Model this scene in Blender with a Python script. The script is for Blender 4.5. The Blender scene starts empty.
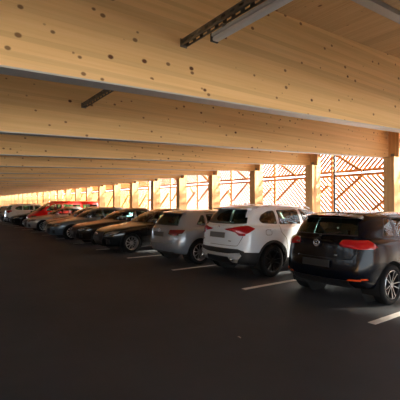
import bpy, bmesh, math, random
from mathutils import Vector, Matrix
random.seed(7)
C = bpy.context.scene.collection
H = 1.62            # eye height
S = 2.55            # structural module along the row
HB = 2.49           # beam underside at Y = 0
SL = 0.037          # roof slope towards the facade
BH = 1.04           # beam height
D = 9.8             # column front face
X0, X1_ = -74.0, 6.6  # extent of the hall along X
YB = -7.0           # rear side, closed by an added wall

# ------------------------------------------------------------------ materials
def newmat(name):
    m = bpy.data.materials.new(name); m.use_nodes = True
    nt = m.node_tree
    return m, nt, nt.nodes['Principled BSDF']
def plain(name, col, rough=0.5, metal=0.0, coat=0.0, spec=0.5, noise=0.0):
    m, nt, b = newmat(name)
    b.inputs['Base Color'].default_value = (*col, 1)
    b.inputs['Roughness'].default_value = rough
    b.inputs['Metallic'].default_value = metal
    b.inputs['Coat Weight'].default_value = coat
    b.inputs['Coat Roughness'].default_value = 0.05
    b.inputs['Specular IOR Level'].default_value = spec
    if noise:
        tc = nt.nodes.new('ShaderNodeTexCoord'); n = nt.nodes.new('ShaderNodeTexNoise')
        n.inputs['Scale'].default_value = 6; n.inputs['Detail'].default_value = 4
        nt.links.new(tc.outputs['Object'], n.inputs['Vector'])
        mx = nt.nodes.new('ShaderNodeMix'); mx.data_type = 'RGBA'
        mx.inputs[6].default_value = (*[c*(1-noise) for c in col], 1)
        mx.inputs[7].default_value = (*[min(1, c*(1+noise)) for c in col], 1)
        nt.links.new(n.outputs['Fac'], mx.inputs[0]); nt.links.new(mx.outputs[2], b.inputs['Base Color'])
    return m

def wood(name, base, dark, light, axis='Y', knots=1.0, rough=0.6, lam=0.04, knotcol=(0.10, 0.035, 0.012)):
    """spruce glulam: lamellae, grain stretched along an axis, scattered round knots"""
    m, nt, b = newmat(name); N = nt.nodes.new; L = nt.links.new
    tc = N('ShaderNodeTexCoord'); oi = N('ShaderNodeObjectInfo')
    mul = N('ShaderNodeMath'); mul.operation = 'MULTIPLY'; mul.inputs[1].default_value = 91.7
    L(oi.outputs['Random'], mul.inputs[0])
    add = N('ShaderNodeVectorMath'); add.operation = 'ADD'
    L(tc.outputs['Object'], add.inputs[0]); L(mul.outputs[0], add.inputs[1])
    st = N('ShaderNodeMapping')
    sc = {'Y': (9, 0.5, 24), 'X': (0.5, 24, 14), 'Z': (18, 9, 0.5)}[axis]
    st.inputs['Scale'].default_value = sc
    L(add.outputs[0], st.inputs['Vector'])
    g = N('ShaderNodeTexNoise'); g.inputs['Scale'].default_value = 1.6; g.inputs['Detail'].default_value = 5
    g.inputs['Roughness'].default_value = 0.6; g.inputs['Distortion'].default_value = 0.3
    L(st.outputs[0], g.inputs['Vector'])
    cr = N('ShaderNodeValToRGB')
    cr.color_ramp.elements[0].position = 0.3; cr.color_ramp.elements[0].color = (*dark, 1)
    cr.color_ramp.elements[1].position = 0.72; cr.color_ramp.elements[1].color = (*light, 1)
    e = cr.color_ramp.elements.new(0.5); e.color = (*base, 1)
    L(g.outputs['Fac'], cr.inputs[0])
    # lamella tone: one random value per board
    sep = N('ShaderNodeSeparateXYZ'); L(add.outputs[0], sep.inputs[0])
    ch = {'Y': 'Z', 'X': 'Y', 'Z': 'X'}[axis]
    snap = N('ShaderNodeMath'); snap.operation = 'SNAP'; snap.inputs[1].default_value = lam
    L(sep.outputs[ch], snap.inputs[0])
    wn = N('ShaderNodeTexWhiteNoise'); wn.noise_dimensions = '1D'; L(snap.outputs[0], wn.inputs['W'])
    mr = N('ShaderNodeMapRange'); mr.inputs['To Min'].default_value = 0.88; mr.inputs['To Max'].default_value = 1.08
    L(wn.outputs['Value'], mr.inputs['Value'])
    vm = N('ShaderNodeVectorMath'); vm.operation = 'SCALE'
    L(cr.outputs[0], vm.inputs[0]); L(mr.outputs[0], vm.inputs['Scale'])
    out = vm.outputs[0]
    for sc_, th, wgt in ((5.2, 0.080, 1.0), (10.0, 0.13, 0.8)):
        mp = N('ShaderNodeMapping')
        s2 = {'Y': (0, 0.75, 1.0), 'X': (0.75, 1, 0), 'Z': (1, 1, 0.75)}[axis]
        mp.inputs['Scale'].default_value = s2; L(add.outputs[0], mp.inputs['Vector'])
        v = N('ShaderNodeTexVoronoi'); v.inputs['Scale'].default_value = sc_; v.voronoi_dimensions = '3D'
        L(mp.outputs[0], v.inputs['Vector'])
        spc = N('ShaderNodeSeparateColor'); L(v.outputs['Color'], spc.inputs[0])
        siz = N('ShaderNodeMapRange'); siz.inputs['To Min'].default_value = 4.5; siz.inputs['To Max'].default_value = 1.0; L(spc.outputs[0], siz.inputs['Value'])
        dm = N('ShaderNodeMath'); dm.operation = 'MULTIPLY'; L(v.outputs['Distance'], dm.inputs[0]); L(siz.outputs[0], dm.inputs[1])
        m2 = N('ShaderNodeMapRange'); m2.inputs['From Min'].default_value = th; m2.inputs['From Max'].default_value = th*1.6
        m2.inputs['To Min'].default_value = wgt*knots; m2.inputs['To Max'].default_value = 0
        L(dm.outputs[0], m2.inputs['Value'])
        mx = N('ShaderNodeMix'); mx.data_type = 'RGBA'; mx.inputs[7].default_value = (*knotcol, 1)
        L(m2.outputs[0], mx.inputs[0]); L(out, mx.inputs[6]); out = mx.outputs[2]
    L(out, b.inputs['Base Color'])
    b.inputs['Roughness'].default_value = rough; b.inputs['Specular IOR Level'].default_value = 0.3
    return m

def asphalt():
    m, nt, b = newmat('asphalt'); N = nt.nodes.new; L = nt.links.new
    tc = N('ShaderNodeTexCoord')
    a = N('ShaderNodeTexNoise'); a.inputs['Scale'].default_value = 0.45; a.inputs['Detail'].default_value = 6; a.inputs['Roughness'].default_value = .65
    f = N('ShaderNodeTexNoise'); f.inputs['Scale'].default_value = 140; f.inputs['Detail'].default_value = 2
    v = N('ShaderNodeTexVoronoi'); v.inputs['Scale'].default_value = 5.0
    for n in (a, f, v): L(tc.outputs['Object'], n.inputs['Vector'])
    cr = N('ShaderNodeValToRGB')
    cr.color_ramp.elements[0].position = .3; cr.color_ramp.elements[0].color = (0.027, 0.031, 0.037, 1)
    cr.color_ramp.elements[1].position = .75; cr.color_ramp.elements[1].color = (0.050, 0.054, 0.062, 1)
    L(a.outputs['Fac'], cr.inputs[0])
    mr = N('ShaderNodeMapRange'); mr.inputs['To Min'].default_value = .55; mr.inputs['To Max'].default_value = 1.45
    L(f.outputs['Fac'], mr.inputs['Value'])
    vm = N('ShaderNodeVectorMath'); vm.operation = 'SCALE'; L(cr.outputs[0], vm.inputs[0]); L(mr.outputs[0], vm.inputs['Scale'])
    sp = N('ShaderNodeMapRange'); sp.inputs['From Min'].default_value = .012; sp.inputs['From Max'].default_value = .03
    sp.inputs['To Min'].default_value = .5; sp.inputs['To Max'].default_value = 0
    L(v.outputs['Distance'], sp.inputs['Value'])
    mx = N('ShaderNodeMix'); mx.data_type = 'RGBA'; mx.inputs[7].default_value = (.16, .15, .14, 1)
    L(sp.outputs[0], mx.inputs[0]); L(vm.outputs[0], mx.inputs[6]); L(mx.outputs[2], b.inputs['Base Color'])
    bp = N('ShaderNodeBump'); bp.inputs['Strength'].default_value = .35; bp.inputs['Distance'].default_value = .004
    L(f.outputs['Fac'], bp.inputs['Height']); L(bp.outputs[0], b.inputs['Normal'])
    b.inputs['Roughness'].default_value = .72; b.inputs['Specular IOR Level'].default_value = .3
    return m

def glassmat(name, tint, gloss=0.12):
    m = bpy.data.materials.new(name); m.use_nodes = True; nt = m.node_tree; nt.nodes.clear()
    N = nt.nodes.new; L = nt.links.new
    o = N('ShaderNodeOutputMaterial'); t = N('ShaderNodeBsdfTransparent'); t.inputs[0].default_value = (*tint, 1)
    g = N('ShaderNodeBsdfGlossy'); g.inputs['Roughness'].default_value = 0.02; g.inputs['Color'].default_value = (.95, .95, .95, 1)
    fr = N('ShaderNodeFresnel'); fr.inputs['IOR'].default_value = 1.6
    mx = N('ShaderNodeMixShader'); L(fr.outputs[0], mx.inputs[0]); L(t.outputs[0], mx.inputs[1]); L(g.outputs[0], mx.inputs[2])
    L(mx.outputs[0], o.inputs[0]); return m

M = {}
M['beam'] = wood('spruce_glulam', (.71, .475, .225), (.665, .435, .195), (.75, .515, .26), 'Y')
M['ceil'] = wood('spruce_panel', (.57, .375, .19), (.50, .32, .155), (.63, .43, .23), 'X', knots=.8, lam=.2)
M['post'] = wood('spruce_post', (.56, .34, .16), (.48, .28, .12), (.66, .43, .22), 'Z', knots=.9)
M['slat'] = wood('larch_slat', (.56, .25, .08), (.46, .19, .055), (.66, .32, .12), 'X', knots=.5, lam=.08)
M['edge'] = plain('grey_strip', (.40, .41, .43), .45, .2, noise=.12)  # plain grey facing along the beam undersides
M['asphalt'] = asphalt()
M['line'] = plain('road_paint', (.62, .61, .58), .6, noise=.18)
M['ground'] = plain('gravel', (.58, .55, .50), .9, noise=.2)
M['galv'] = plain('galvanised_steel', (.20, .19, .18), .45, .8, noise=.2)
M['lampbody'] = plain('lamp_housing', (.44, .49, .56), .35, .1)
M['diffuser'] = plain('lamp_diffuser', (.62, .67, .74), .3)
M['tray'] = plain('zinc_tray', (.35, .40, .48), .35, .7)
M['rod'] = plain('dark_rod', (.07, .075, .09), .5, .5)
M['pipe'] = plain('dark_pipe', (.05, .07, .10), .4, .2)
M['rubber'] = plain('rubber', (.009, .009, .010), .8, spec=.15, noise=.15)
M['black'] = plain('black_plastic', (.018, .018, .02), .5)
M['liner'] = plain('liner', (.01, .01, .01), .9)
M['chrome'] = plain('chrome', (.75, .75, .77), .12, 1.0)
M['silver'] = plain('silver_alloy', (.62, .62, .63), .28, .9)
M['rimdark'] = plain('dark_alloy', (.035, .035, .04), .3, .7, coat=.5)
M['seat'] = plain('seat_fabric', (.03, .03, .033), .85)
M['plate'] = plain('blank_plate', (.11, .115, .125), .45)
M['plated'] = plain('blank_plate_dark', (.05, .052, .056), .45)
M['plateb'] = plain('blank_plate_black', (.018, .019, .021), .5)
M['skid'] = plain('satin_silver', (.55, .57, .60), .35, .5)
M['glass'] = glassmat('tinted_glass', (.30, .60, .55))
M['glassc'] = glassmat('clear_glass', (.55, .62, .60))
def lens(name, col, rough=.12, emis=0):
    return plain(name, col, rough, 0, coat=1.0)
M['red'] = lens('red_lens', (.42, .006, .010))
M['reddark'] = lens('dark_red_lens', (.16, .008, .008))
M['orange'] = lens('orange_lens', (.85, .09, .015))
M['white_lens'] = lens('clear_lens', (.6, .62, .65))
M['headlamp'] = plain('headlamp', (.30, .32, .35), .12, .7, coat=1)
M['blue'] = plain('blue_enamel', (.02, .12, .42), .3)
M['wht'] = plain('white_enamel', (.8, .8, .8), .3)
M['orangepaint'] = plain('orange_plastic', (.8, .16, .03), .5)
M['leaf'] = plain('dry_leaf', (.35, .33, .28), .8)
def paint(name, col, metal=.0, rough=.3): return plain(name, col, rough, metal, coat=.8, spec=.25)

# ------------------------------------------------------------------ mesh helpers
def obj(name, bm, m, parent=None, smooth=False, loc=None, kind=None):
    me = bpy.data.meshes.new(name)
    bm.normal_update(); bm.to_mesh(me); bm.free()
    if smooth:
        for p in me.polygons: p.use_smooth = True
    if isinstance(m, str): m = M[m]
    me.materials.append(m)
    o = bpy.data.objects.new(name, me); C.objects.link(o)
    if parent: o.parent = parent
    if loc: o.location = loc
    if kind: o['kind'] = kind
    return o
def thing(name, label, cat, loc=(0, 0, 0), rz=0, group=None):
    o = bpy.data.objects.new(name, None); C.objects.link(o); o.empty_display_size = .2
    o.location = loc; o.rotation_euler = (0, 0, rz); o['label'] = label; o['category'] = cat
    if group: o['group'] = group
    return o
def tag(o, label, cat, group=None):
    o['label'] = label; o['category'] = cat
    if group: o['group'] = group
    return o
def box(bm, a, b, bev=0):
    x0, y0, z0 = a; x1, y1, z1 = b
    t = bmesh.new()
    vs = [t.verts.new(p) for p in ((x0,y0,z0),(x1,y0,z0),(x1,y1,z0),(x0,y1,z0),(x0,y0,z1),(x1,y0,z1),(x1,y1,z1),(x0,y1,z1))]
    for f in ((0,3,2,1),(4,5,6,7),(0,1,5,4),(1,2,6,5),(2,3,7,6),(3,0,4,7)): t.faces.new([vs[i] for i in f])
    if bev: bmesh.ops.bevel(t, geom=list(t.edges), offset=bev, segments=2, affect='EDGES', profile=.5)
    merge(bm, t)
def merge(bm, t, mat=None):
    me = bpy.data.meshes.new('tmp'); t.to_mesh(me); t.free()
    if mat is not None: me.transform(mat)
    bm.from_mesh(me); bpy.data.meshes.remove(me)
def bar(bm, p, q, w, d, up=(0, 0, 1)):
    """rectangular bar from p to q, w across, d along the up side"""
    p, q = Vector(p), Vector(q); a = (q-p).normalized(); u = Vector(up)
    s = a.cross(u)
    if s.length < 1e-4: s = a.cross(Vector((0, 1, 0)))
    s.normalize(); u = s.cross(a).normalized()
    vs = []
    for c in (p, q):
        for sx, su in ((-1,-1),(1,-1),(1,1),(-1,1)): vs.append(bm.verts.new(c + s*sx*w/2 + u*su*d/2))
    for f in ((0,1,2,3),(7,6,5,4),(0,4,5,1),(1,5,6,2),(2,6,7,3),(3,7,4,0)): bm.faces.new([vs[i] for i in f])
def tube(bm, p, q, r, n=12, r2=None):
    p, q = Vector(p), Vector(q); a = q-p
    t = bmesh.new(); bmesh.ops.create_cone(t, cap_ends=True, segments=n, radius1=r, radius2=r if r2 is None else r2, depth=a.length)
    merge(bm, t, Matrix.Translation((p+q)/2) @ a.to_track_quat('Z', 'Y').to_matrix().to_4x4())
def lathe(bm, prof, n=40, axis='X'):
    """prof: (axial, radius) list, closed profile revolved round X"""
    rings = []
    for k in range(n):
        a = 2*math.pi*k/n
        rings.append([bm.verts.new((x, r*math.cos(a), r*math.sin(a))) for x, r in prof])
    for k in range(n):
        A, B = rings[k], rings[(k+1) % n]
        for i in range(len(prof)-1):
            bm.faces.new((A[i], B[i], B[i+1], A[i+1]))

# ------------------------------------------------------------------ wheels
wheel_cache = {}
def wheel_meshes(R, w, rim, style):
    key = (R, w, rim, style)
    if key in wheel_cache: return wheel_cache[key]
    rr = R*.70
    bm = bmesh.new()
    lathe(bm, [(-w/2+.02, rr), (-w/2, rr+.02), (-w/2+.004, R-.035), (-w/2+.03, R-.006), (-w/2+.05, R), (w/2-.05, R), (w/2-.03, R-.006),
               (w/2-.004, R-.035), (w/2, rr+.02), (w/2-.02, rr), (-w/2+.02, rr)], 48)
    bm.normal_update(); me = bpy.data.meshes.new('tyre')
    bmesh.ops.recalc_face_normals(bm, faces=bm.faces); bm.to_mesh(me); bm.free()
    for p in me.polygons: p.use_smooth = True
    me.materials.append(M['rubber'])
    bm = bmesh.new()
    xo = w/2-.012
    lathe(bm, [(xo-.02, rr), (xo, rr), (xo+.004, rr-.006), (xo-.004, rr-.016), (xo-.03, rr-.02), (-w/2+.03, rr-.02)], 48)
    n = {'twin': 5, 'multi': 10, 'five': 5}[style]
    for k in range(n):
        a = 2*math.pi*k/n + .3
        offs = (-.13, .13) if style == 'twin' else (0,)
        for of in offs:
            r0, r1 = .055, rr-.012
            w0, w1 = {'twin': (.018, .013), 'multi': (.026, .020), 'five': (.05, .045)}[style]
            p0 = Vector((xo-.022, r0*math.cos(a+of*2.2), r0*math.sin(a+of*2.2)))
            p1 = Vector((xo-.004, r1*math.cos(a+of*(1.9 if style == 'twin' else 1)), r1*math.sin(a+of*(1.9 if style == 'twin' else 1))))
            bar(bm, p0, p1, w1, .022, up=(1, 0, 0))
    tube(bm, (xo-.06, 0, 0), (xo-.008, 0, 0), .068, 20, r2=.05)
    for k in range(5):
        a = 2*math.pi*k/5; tube(bm, (xo-.02, .042*math.cos(a), .042*math.sin(a)), (xo-.004, .042*math.cos(a), .042*math.sin(a)), .009, 6)
    bmesh.ops.recalc_face_normals(bm, faces=bm.faces)
    m2 = bpy.data.meshes.new('rim'); bm.to_mesh(m2); bm.free(); m2.materials.append(M['rimdark' if rim == 'machined' else rim])
    if rim == 'machined':      # dark rim whose outward faces are cut bright
        m2.materials.append(M['silver'])
        for p in m2.polygons:
            if p.normal.x > .8 and abs(p.center.x-xo) < .02: p.material_index = 1
    bm = bmesh.new()   # brake disc and the dark backing of the hub
    tube(bm, (-.05, 0, 0), (-.03, 0, 0), rr*.78, 32); tube(bm, (-w/2+.04, 0, 0), (-.05, 0, 0), rr-.025, 32)
    m3 = bpy.data.meshes.new('disc'); bm.to_mesh(m3); bm.free(); m3.materials.append(M['liner'])
    wheel_cache[key] = (me, m2, m3); return wheel_cache[key]

# ------------------------------------------------------------------ car body
def pl(tab, y):
    if not isinstance(tab, (list, tuple)): return tab
    if y <= tab[0][0]: return tab[0][1]
    for (a, za), (b, zb) in zip(tab, tab[1:]):
        if y <= b: return za + (zb-za)*(y-a)/(b-a)
    return tab[-1][1]
NS = 9
def half_loop(lv):
    yr, yf, w, z = lv['yr'], lv['yf'], lv['w'], lv['z']
    cr, cf = lv.get('cr', .25), lv.get('cf', .35)
    wr, wf = lv.get('wr', w*.93), lv.get('wf', w*.88)
    P = [(0, yr), (.45*wr, yr+.07*cr), (.83*wr, yr+.32*cr), (wr, yr+cr)]
    for k in range(1, NS+1):
        t = k/(NS+1); y = (yr+cr)*(1-t) + (yf-cf)*t
        if t < .3: ww = wr + (w-wr)*math.sin(t/.3*math.pi/2)
        elif t > .72: ww = wf + (w-wf)*math.sin((1-t)/.28*math.pi/2)
        else: ww = w
        P.append((ww, y))
    P += [(wf, yf-cf), (.83*wf, yf-.32*cf), (.45*wf, yf-.07*cf), (0, yf)]
    return [(x, y, pl(z, y)) for x, y in P]
def body_mesh(levels, spine_z, sub=2):
    bm = bmesh.new(); cl = bm.edges.layers.float.new('crease_edge')
    loops = [half_loop(l) for l in levels]
    b0 = [(0, y, levels[0]['z'] if not isinstance(levels[0]['z'], list) else z) for x, y, z in loops[0]]
    t0 = [(0, y, pl(spine_z, y)) for x, y, z in loops[-1]]
    allp = [b0] + loops + [t0]
    rows = []
    for P in allp:
        n = len(P)
        R = [bm.verts.new(p) for p in P]
        Lf = [bm.verts.new((-x, y, z)) for x, y, z in P[1:-1]][::-1]
        rows.append(R + Lf)
    n = len(rows[0])
    for j in range(len(rows)-1):
        A, B = rows[j], rows[j+1]
        for i in range(n):
            k = (i+1) % n
            bm.faces.new((A[i], A[k], B[k], B[i]))
    for j, lv in enumerate(levels):
        c = lv.get('crease', 0)
        if c:
            for i in range(n):
                e = bm.edges.get((rows[j+1][i], rows[j+1][(i+1) % n]))
                if e: e[cl] = c
    bmesh.ops.remove_doubles(bm, verts=bm.verts, dist=1e-4)
    bmesh.ops.recalc_face_normals(bm, faces=bm.faces)
    me = bpy.data.meshes.new('cage'); bm.to_mesh(me); bm.free()
    o = bpy.data.objects.new('cage', me); C.objects.link(o)
    md = o.modifiers.new('s', 'SUBSURF'); md.levels = sub; md.render_levels = sub
    dg = bpy.context.evaluated_depsgraph_get(); dg.update()
    ev = o.evaluated_get(dg); m2 = bpy.data.meshes.new_from_object(ev)
    bm = bmesh.new(); bm.from_mesh(m2)
    bpy.data.objects.remove(o); bpy.data.meshes.remove(me); bpy.data.meshes.remove(m2)
    bm.normal_update()
    return bm

def inpoly(p, poly):
    x, y = p; r = False; n = len(poly)
    for i in range(n):
        x1, y1 = poly[i]; x2, y2 = poly[(i+1) % n]
        if (y1 > y) != (y2 > y) and x < (x2-x1)*(y-y1)/(y2-y1)+x1: r = not r
    return r
def side_ok(f, side, tol=1.0):
    n = f.normal
    if side == 'rear': return n.y < -.28 and -n.y >= abs(n.x)*tol
    if side == 'front': return n.y > .22 and n.y >= abs(n.x)*tol
    if side == 'R': return n.x > .2 and abs(n.y) < n.x*tol
    if side == 'L': return n.x < -.2 and abs(n.y) < -n.x*tol
    if side == 'Rall': return n.x > .1
    if side == 'Lall': return n.x < -.1
def select(bm, side, poly, zr=(0, 9), tol=1.0):
    """cut the faces of one side along the polygon's edges and return those inside"""
    ax = (0, 2) if side in ('rear', 'front') else (1, 2)
    us = [p[0] for p in poly]; vs = [p[1] for p in poly]
    lo = (min(us)-.02, min(vs)-.02); hi = (max(us)+.02, max(vs)+.02)
    def near(f):
        a = [v.co[ax[0]] for v in f.verts]; b = [v.co[ax[1]] for v in f.verts]
        return max(a) > lo[0] and min(a) < hi[0] and max(b) > lo[1] and min(b) < hi[1]
    faces = [f for f in bm.faces if side_ok(f, side, tol) and near(f)]
    n = len(poly)
    for i in range(n):
        (u1, v1), (u2, v2) = poly[i], poly[(i+1) % n]
        co = Vector((0, 0, 0)); co[ax[0]] = u1; co[ax[1]] = v1
        no = Vector((0, 0, 0)); no[ax[0]] = -(v2-v1); no[ax[1]] = u2-u1
        if no.length < 1e-6: continue
        # only the faces the edge's own span comes near
        e0 = (min(u1, u2)-.12, min(v1, v2)-.12); e1 = (max(u1, u2)+.12, max(v1, v2)+.12)
        def close(f):
            a = [v.co[ax[0]] for v in f.verts]; b = [v.co[ax[1]] for v in f.verts]
            return max(a) > e0[0] and min(a) < e1[0] and max(b) > e0[1] and min(b) < e1[1]
        fs = [f for f in faces if close(f)]; rest = [f for f in faces if not close(f)]
        if not fs: continue
        g = set(fs)
        for f in fs: g.update(f.edges); g.update(f.verts)
        r = bmesh.ops.bisect_plane(bm, geom=list(g), dist=1e-5, plane_co=co, plane_no=no.normalized())
        faces = rest + [x for x in r['geom'] if isinstance(x, bmesh.types.BMFace) and x.is_valid]
        faces = list({f for f in faces if f.is_valid})
    out = []
    for f in faces:
        c = f.calc_center_median()
        if inpoly((c[ax[0]], c[ax[1]]), poly): out.append(f)
    return out
def extract(bm, faces, off=0.0, lip=True):
    """lift faces out of the body into a mesh of their own"""
    faces = [f for f in faces if f.is_valid]
    nb = bmesh.new(); vm = {}
    fset = set(faces)
    for f in faces:
        for v in f.verts:
            if v not in vm: vm[v] = nb.verts.new(v.co + v.normal*off)
    for f in faces:
        try: nb.faces.new([vm[v] for v in f.verts])
        except ValueError: pass
    if off and lip:
        for f in faces:
            for e in f.edges:
                if sum(1 for g in e.link_faces if g in fset) == 1:
                    a, b = e.verts
                    a2 = nb.verts.new(a.co - a.normal*.01); b2 = nb.verts.new(b.co - b.normal*.01)
                    try: nb.faces.new((vm[a], vm[b], b2, a2))
                    except ValueError: pass
    bmesh.ops.delete(bm, geom=faces, context='FACES')
    return nb
def shrink(poly, d):
    """move each corner d inwards along its bisector"""
    n = len(poly); A = sum(poly[i][0]*poly[(i+1) % n][1]-poly[(i+1) % n][0]*poly[i][1] for i in range(n))
    s = 1 if A > 0 else -1; out = []
    for i in range(n):
        p0, p1, p2 = Vector(poly[i-1]), Vector(poly[i]), Vector(poly[(i+1) % n])
        a = (p1-p0).normalized(); b = (p2-p1).normalized()
        na = Vector((-a.y, a.x))*s; nb_ = Vector((-b.y, b.x))*s
        m = na+nb_
        if m.length < 1e-5: m = na
        m.normalize(); k = max(.35, m.dot(na))
        out.append(tuple(p1 + m*d/k))
    return out
def rounded(poly, r=.05, seg=3):
    out = []; n = len(poly)
    for i in range(n):
        p0, p1, p2 = Vector(poly[i-1]), Vector(poly[i]), Vector(poly[(i+1) % n])
        a = (p0-p1); b = (p2-p1); rr = min(r, a.length*.45, b.length*.45)
        A = p1+a.normalized()*rr; B = p1+b.normalized()*rr
        for k in range(seg+1):
            t = k/seg; out.append(tuple(A*(1-t)**2 + p1*2*t*(1-t) + B*t*t))
    return out
def mirx(poly): return [(-x, z) for x, z in poly]

def make_car(name, label, cat, spec, x, y, flip=False, group=None, rz=0):
    """spec: dict with levels, sizes and part outlines; y is the lane-side end"""
    L = spec['L']; P = spec['paint']
    cx = L/2
    root = thing(name, label, cat, (x, y+cx, 0), (math.pi if flip else 0)+rz, group)
    bm = body_mesh(spec['levels'], spec['spine'], spec.get('sub', 2))
    bmesh.ops.translate(bm, verts=bm.verts, vec=(0, 0, 0))
    parts = []
    def put(nm, b, m, parent=root, smooth=True, lab=None):
        bmesh.ops.translate(b, verts=b.verts, vec=(0, -cx, 0))
        o = obj(nm, b, m, parent, smooth)
        if lab: o['label'] = lab
        return o
    R = spec['R']; ra = spec.get('ra', R+.045); zc = R
    # wheel arches
    for ya in spec['axles']:
        for sd in ('Rall', 'Lall'):
            circ = [(ya+ra*math.cos(t), zc+.01+ra*math.sin(t)) for t in [2*math.pi*k/28 for k in range(28)]]
            f = select(bm, sd, circ); bmesh.ops.delete(bm, geom=f, context='FACES')
    if spec.get('arch_trim'):
        for ya in spec['axles']:
            for sd in ('R', 'L'):
                circ = [(ya+(ra+.055)*math.cos(t), zc+.01+(ra+.055)*math.sin(t)) for t in [2*math.pi*k/28 for k in range(28)]]
                f = select(bm, sd, circ, tol=2.0); put('arch_trim', extract(bm, f, .008), 'black')
    doors = {}
    wp = []
    for poly, side, mat in spec['glass']:
        poly = rounded(poly, .045)
        f = select(bm, side, poly)
        if not f: continue
        # black rubber seal round the pane
        inner = select(bm, side, shrink(poly, .018)); fin = set(inner)
        b1 = extract(bm, inner)
        nm = {'rear': 'rear_window', 'front': 'windscreen'}.get(side, 'side_window')
        w = put(nm, b1, mat)
        f2 = [q for q in bm.faces if side_ok(q, side) and inpoly((q.calc_center_median()[0 if side in ('rear', 'front') else 1], q.calc_center_median()[2]), poly)]
        s = put('window_seal', extract(bm, f2), spec.get('sealmat', 'black'), w)
        if side in ('R', 'L'): wp.append((w, side, poly))
    # lamps: rear or front outline plus the part that wraps round the corner
    for lm in spec['lamps']:
        for sgn in (1, -1):
            fs = []
            for side, poly in lm['polys']:
                if side in ('rear', 'front'): fs += select(bm, side, poly if sgn > 0 else mirx(poly))
                else: fs += select(bm, 'R' if sgn > 0 else 'L', poly)
            fs = list({f for f in fs if f.is_valid})
            if fs: put(lm['name'], extract(bm, fs, .012), lm['mat'], lab=lm.get('label'))
    for pn, side, poly, mat, off, lab in spec['panels']:
        sides = (side,) if side in ('rear', 'front') else ('R', 'L')
        fs = []
        for sd in sides: fs += select(bm, sd, poly)
        if fs: put(pn, extract(bm, list({f for f in fs if f.is_valid}), off), mat, lab=lab)
    if 'wrap_panels' in spec:
        for pn, pol, mat, off, lab in spec['wrap_panels']:
            fs = []
            for side, poly in pol:
                for sd in ((side,) if side in ('rear', 'front') else ('R', 'L')): fs += select(bm, sd, poly)
            if fs: put(pn, extract(bm, list({f for f in fs if f.is_valid}), off), mat, lab=lab)
    # doors and tailgate with true gaps
    for dn, side, poly in spec['doors']:
        for sd in ((side,) if side in ('rear', 'front') else ('R', 'L')):
            po = rounded(poly, .05)
            select(bm, sd, po)
            fi = select(bm, sd, shrink(po, .009))
            ob = put(dn, extract(bm, fi), P)
            ring = [q for q in bm.faces if side_ok(q, sd) and inpoly((q.calc_center_median()[0 if sd in ('rear', 'front') else 1], q.calc_center_median()[2]), po)]
            bmesh.ops.delete(bm, geom=ring, context='FACES')
            for w, ws, wpoly in wp:
                if ws == sd:
                    c = (sum(p[0] for p in wpoly)/len(wpoly), sum(p[1] for p in wpoly)/len(wpoly))
                    if inpoly(c, po): w.parent = ob
            if sd in ('R', 'L'):
                ys = [p[0] for p in poly]; hy = min(ys)+.10; hz = spec['handle_z']; sg = 1 if sd == 'R' else -1
                hb = bmesh.new(); hx = spec['hx']*sg
                box(hb, (min(hx, hx+.03*sg), hy, hz), (max(hx, hx+.03*sg), hy+.17, hz+.026), .008)
                put('door_handle', hb, P, ob)
    body = put('body', bm, P)
    # liners
    wx = spec['W']/2
    for ya in spec['axles']:
        for sg in (1, -1):
            b = bmesh.new(); n = 28; o_, i_ = wx-.05, wx-.36
            A = [b.verts.new((sg*o_, ya+(ra+.004)*math.cos(2*math.pi*k/n), zc+.01+(ra+.004)*math.sin(2*math.pi*k/n))) for k in range(n)]
            B = [b.verts.new((sg*i_, v.co.y, v.co.z)) for v in A]
            for k in range(n):
                zz = (A[k].co.z+A[(k+1) % n].co.z)/2
                if zz > .18: b.faces.new((A[k], A[(k+1) % n], B[(k+1) % n], B[k]))
            b.faces.new(B)
            put('wheel_arch_liner', b, 'liner')
    tm, rm, dm = wheel_meshes(R, .215, spec['rim'], spec['rimstyle'])
    for ya in spec['axles']:
        for sg in (1, -1):
            w = bpy.data.objects.new('wheel', tm); C.objects.link(w); w.parent = root
            w.location = (sg*(wx-.125), ya-cx, R); w.rotation_euler = (random.random()*.3*0+ya, 0, 0) if sg > 0 else (ya, 0, math.pi)
            for nm_, mm in (('rim', rm), ('brake_disc', dm)):
                r = bpy.data.objects.new(nm_, mm); C.objects.link(r); r.parent = w
    # cabin: floor, seats, dashboard, wheel
    if spec.get('cabin', True):
        belt = spec['belt']; yc = spec['cabin_y']
        b = bmesh.new(); box(b, (-wx+.18, yc[0], .42), (wx-.18, yc[1], .5)); put('cabin_floor', b, 'seat', smooth=False)
        for sx in (-.37, .37):
            for ys, nm in ((yc[0]+.85, 'rear_seat'), (yc[0]+1.75, 'front_seat')):
                b = bmesh.new(); box(b, (sx-.25, ys, .5), (sx+.25, ys+.5, .68), .05)
                box(b, (sx-.24, ys-.12, .6), (sx+.24, ys+.02, belt+.12), .05)
                box(b, (sx-.13, ys-.12, belt+.15), (sx+.13, ys-.02, belt+.33), .04); put(nm, b, 'seat', smooth=False)
        b = bmesh.new(); box(b, (-wx+.2, yc[1]-.45, .6), (wx-.2, yc[1]-.02, belt+.0), .06); put('dashboard', b, 'seat', smooth=False)
        b = bmesh.new(); box(b, (-wx+.2, yc[0]+.05, belt-.2), (wx-.2, yc[0]+.62, belt-.16), .01); put('parcel_shelf', b, 'seat', smooth=False)
    # mirrors
    my, mz = spec['mirror']
    for sg in (1, -1):
        b = bmesh.new(); x_ = sg*(wx-.06)
        box(b, (min(x_, x_+sg*.2), my-.05, mz), (max(x_, x_+sg*.2), my+.09, mz+.15), .035)
        o = put('wing_mirror', b, P, smooth=True)
        b = bmesh.new(); x2 = x_+sg*.03; box(b, (min(x2, x2+sg*.15), my-.054, mz+.02), (max(x2, x2+sg*.15), my-.045, mz+.13), .003)
        put('mirror_glass', b, 'chrome', o)
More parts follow.
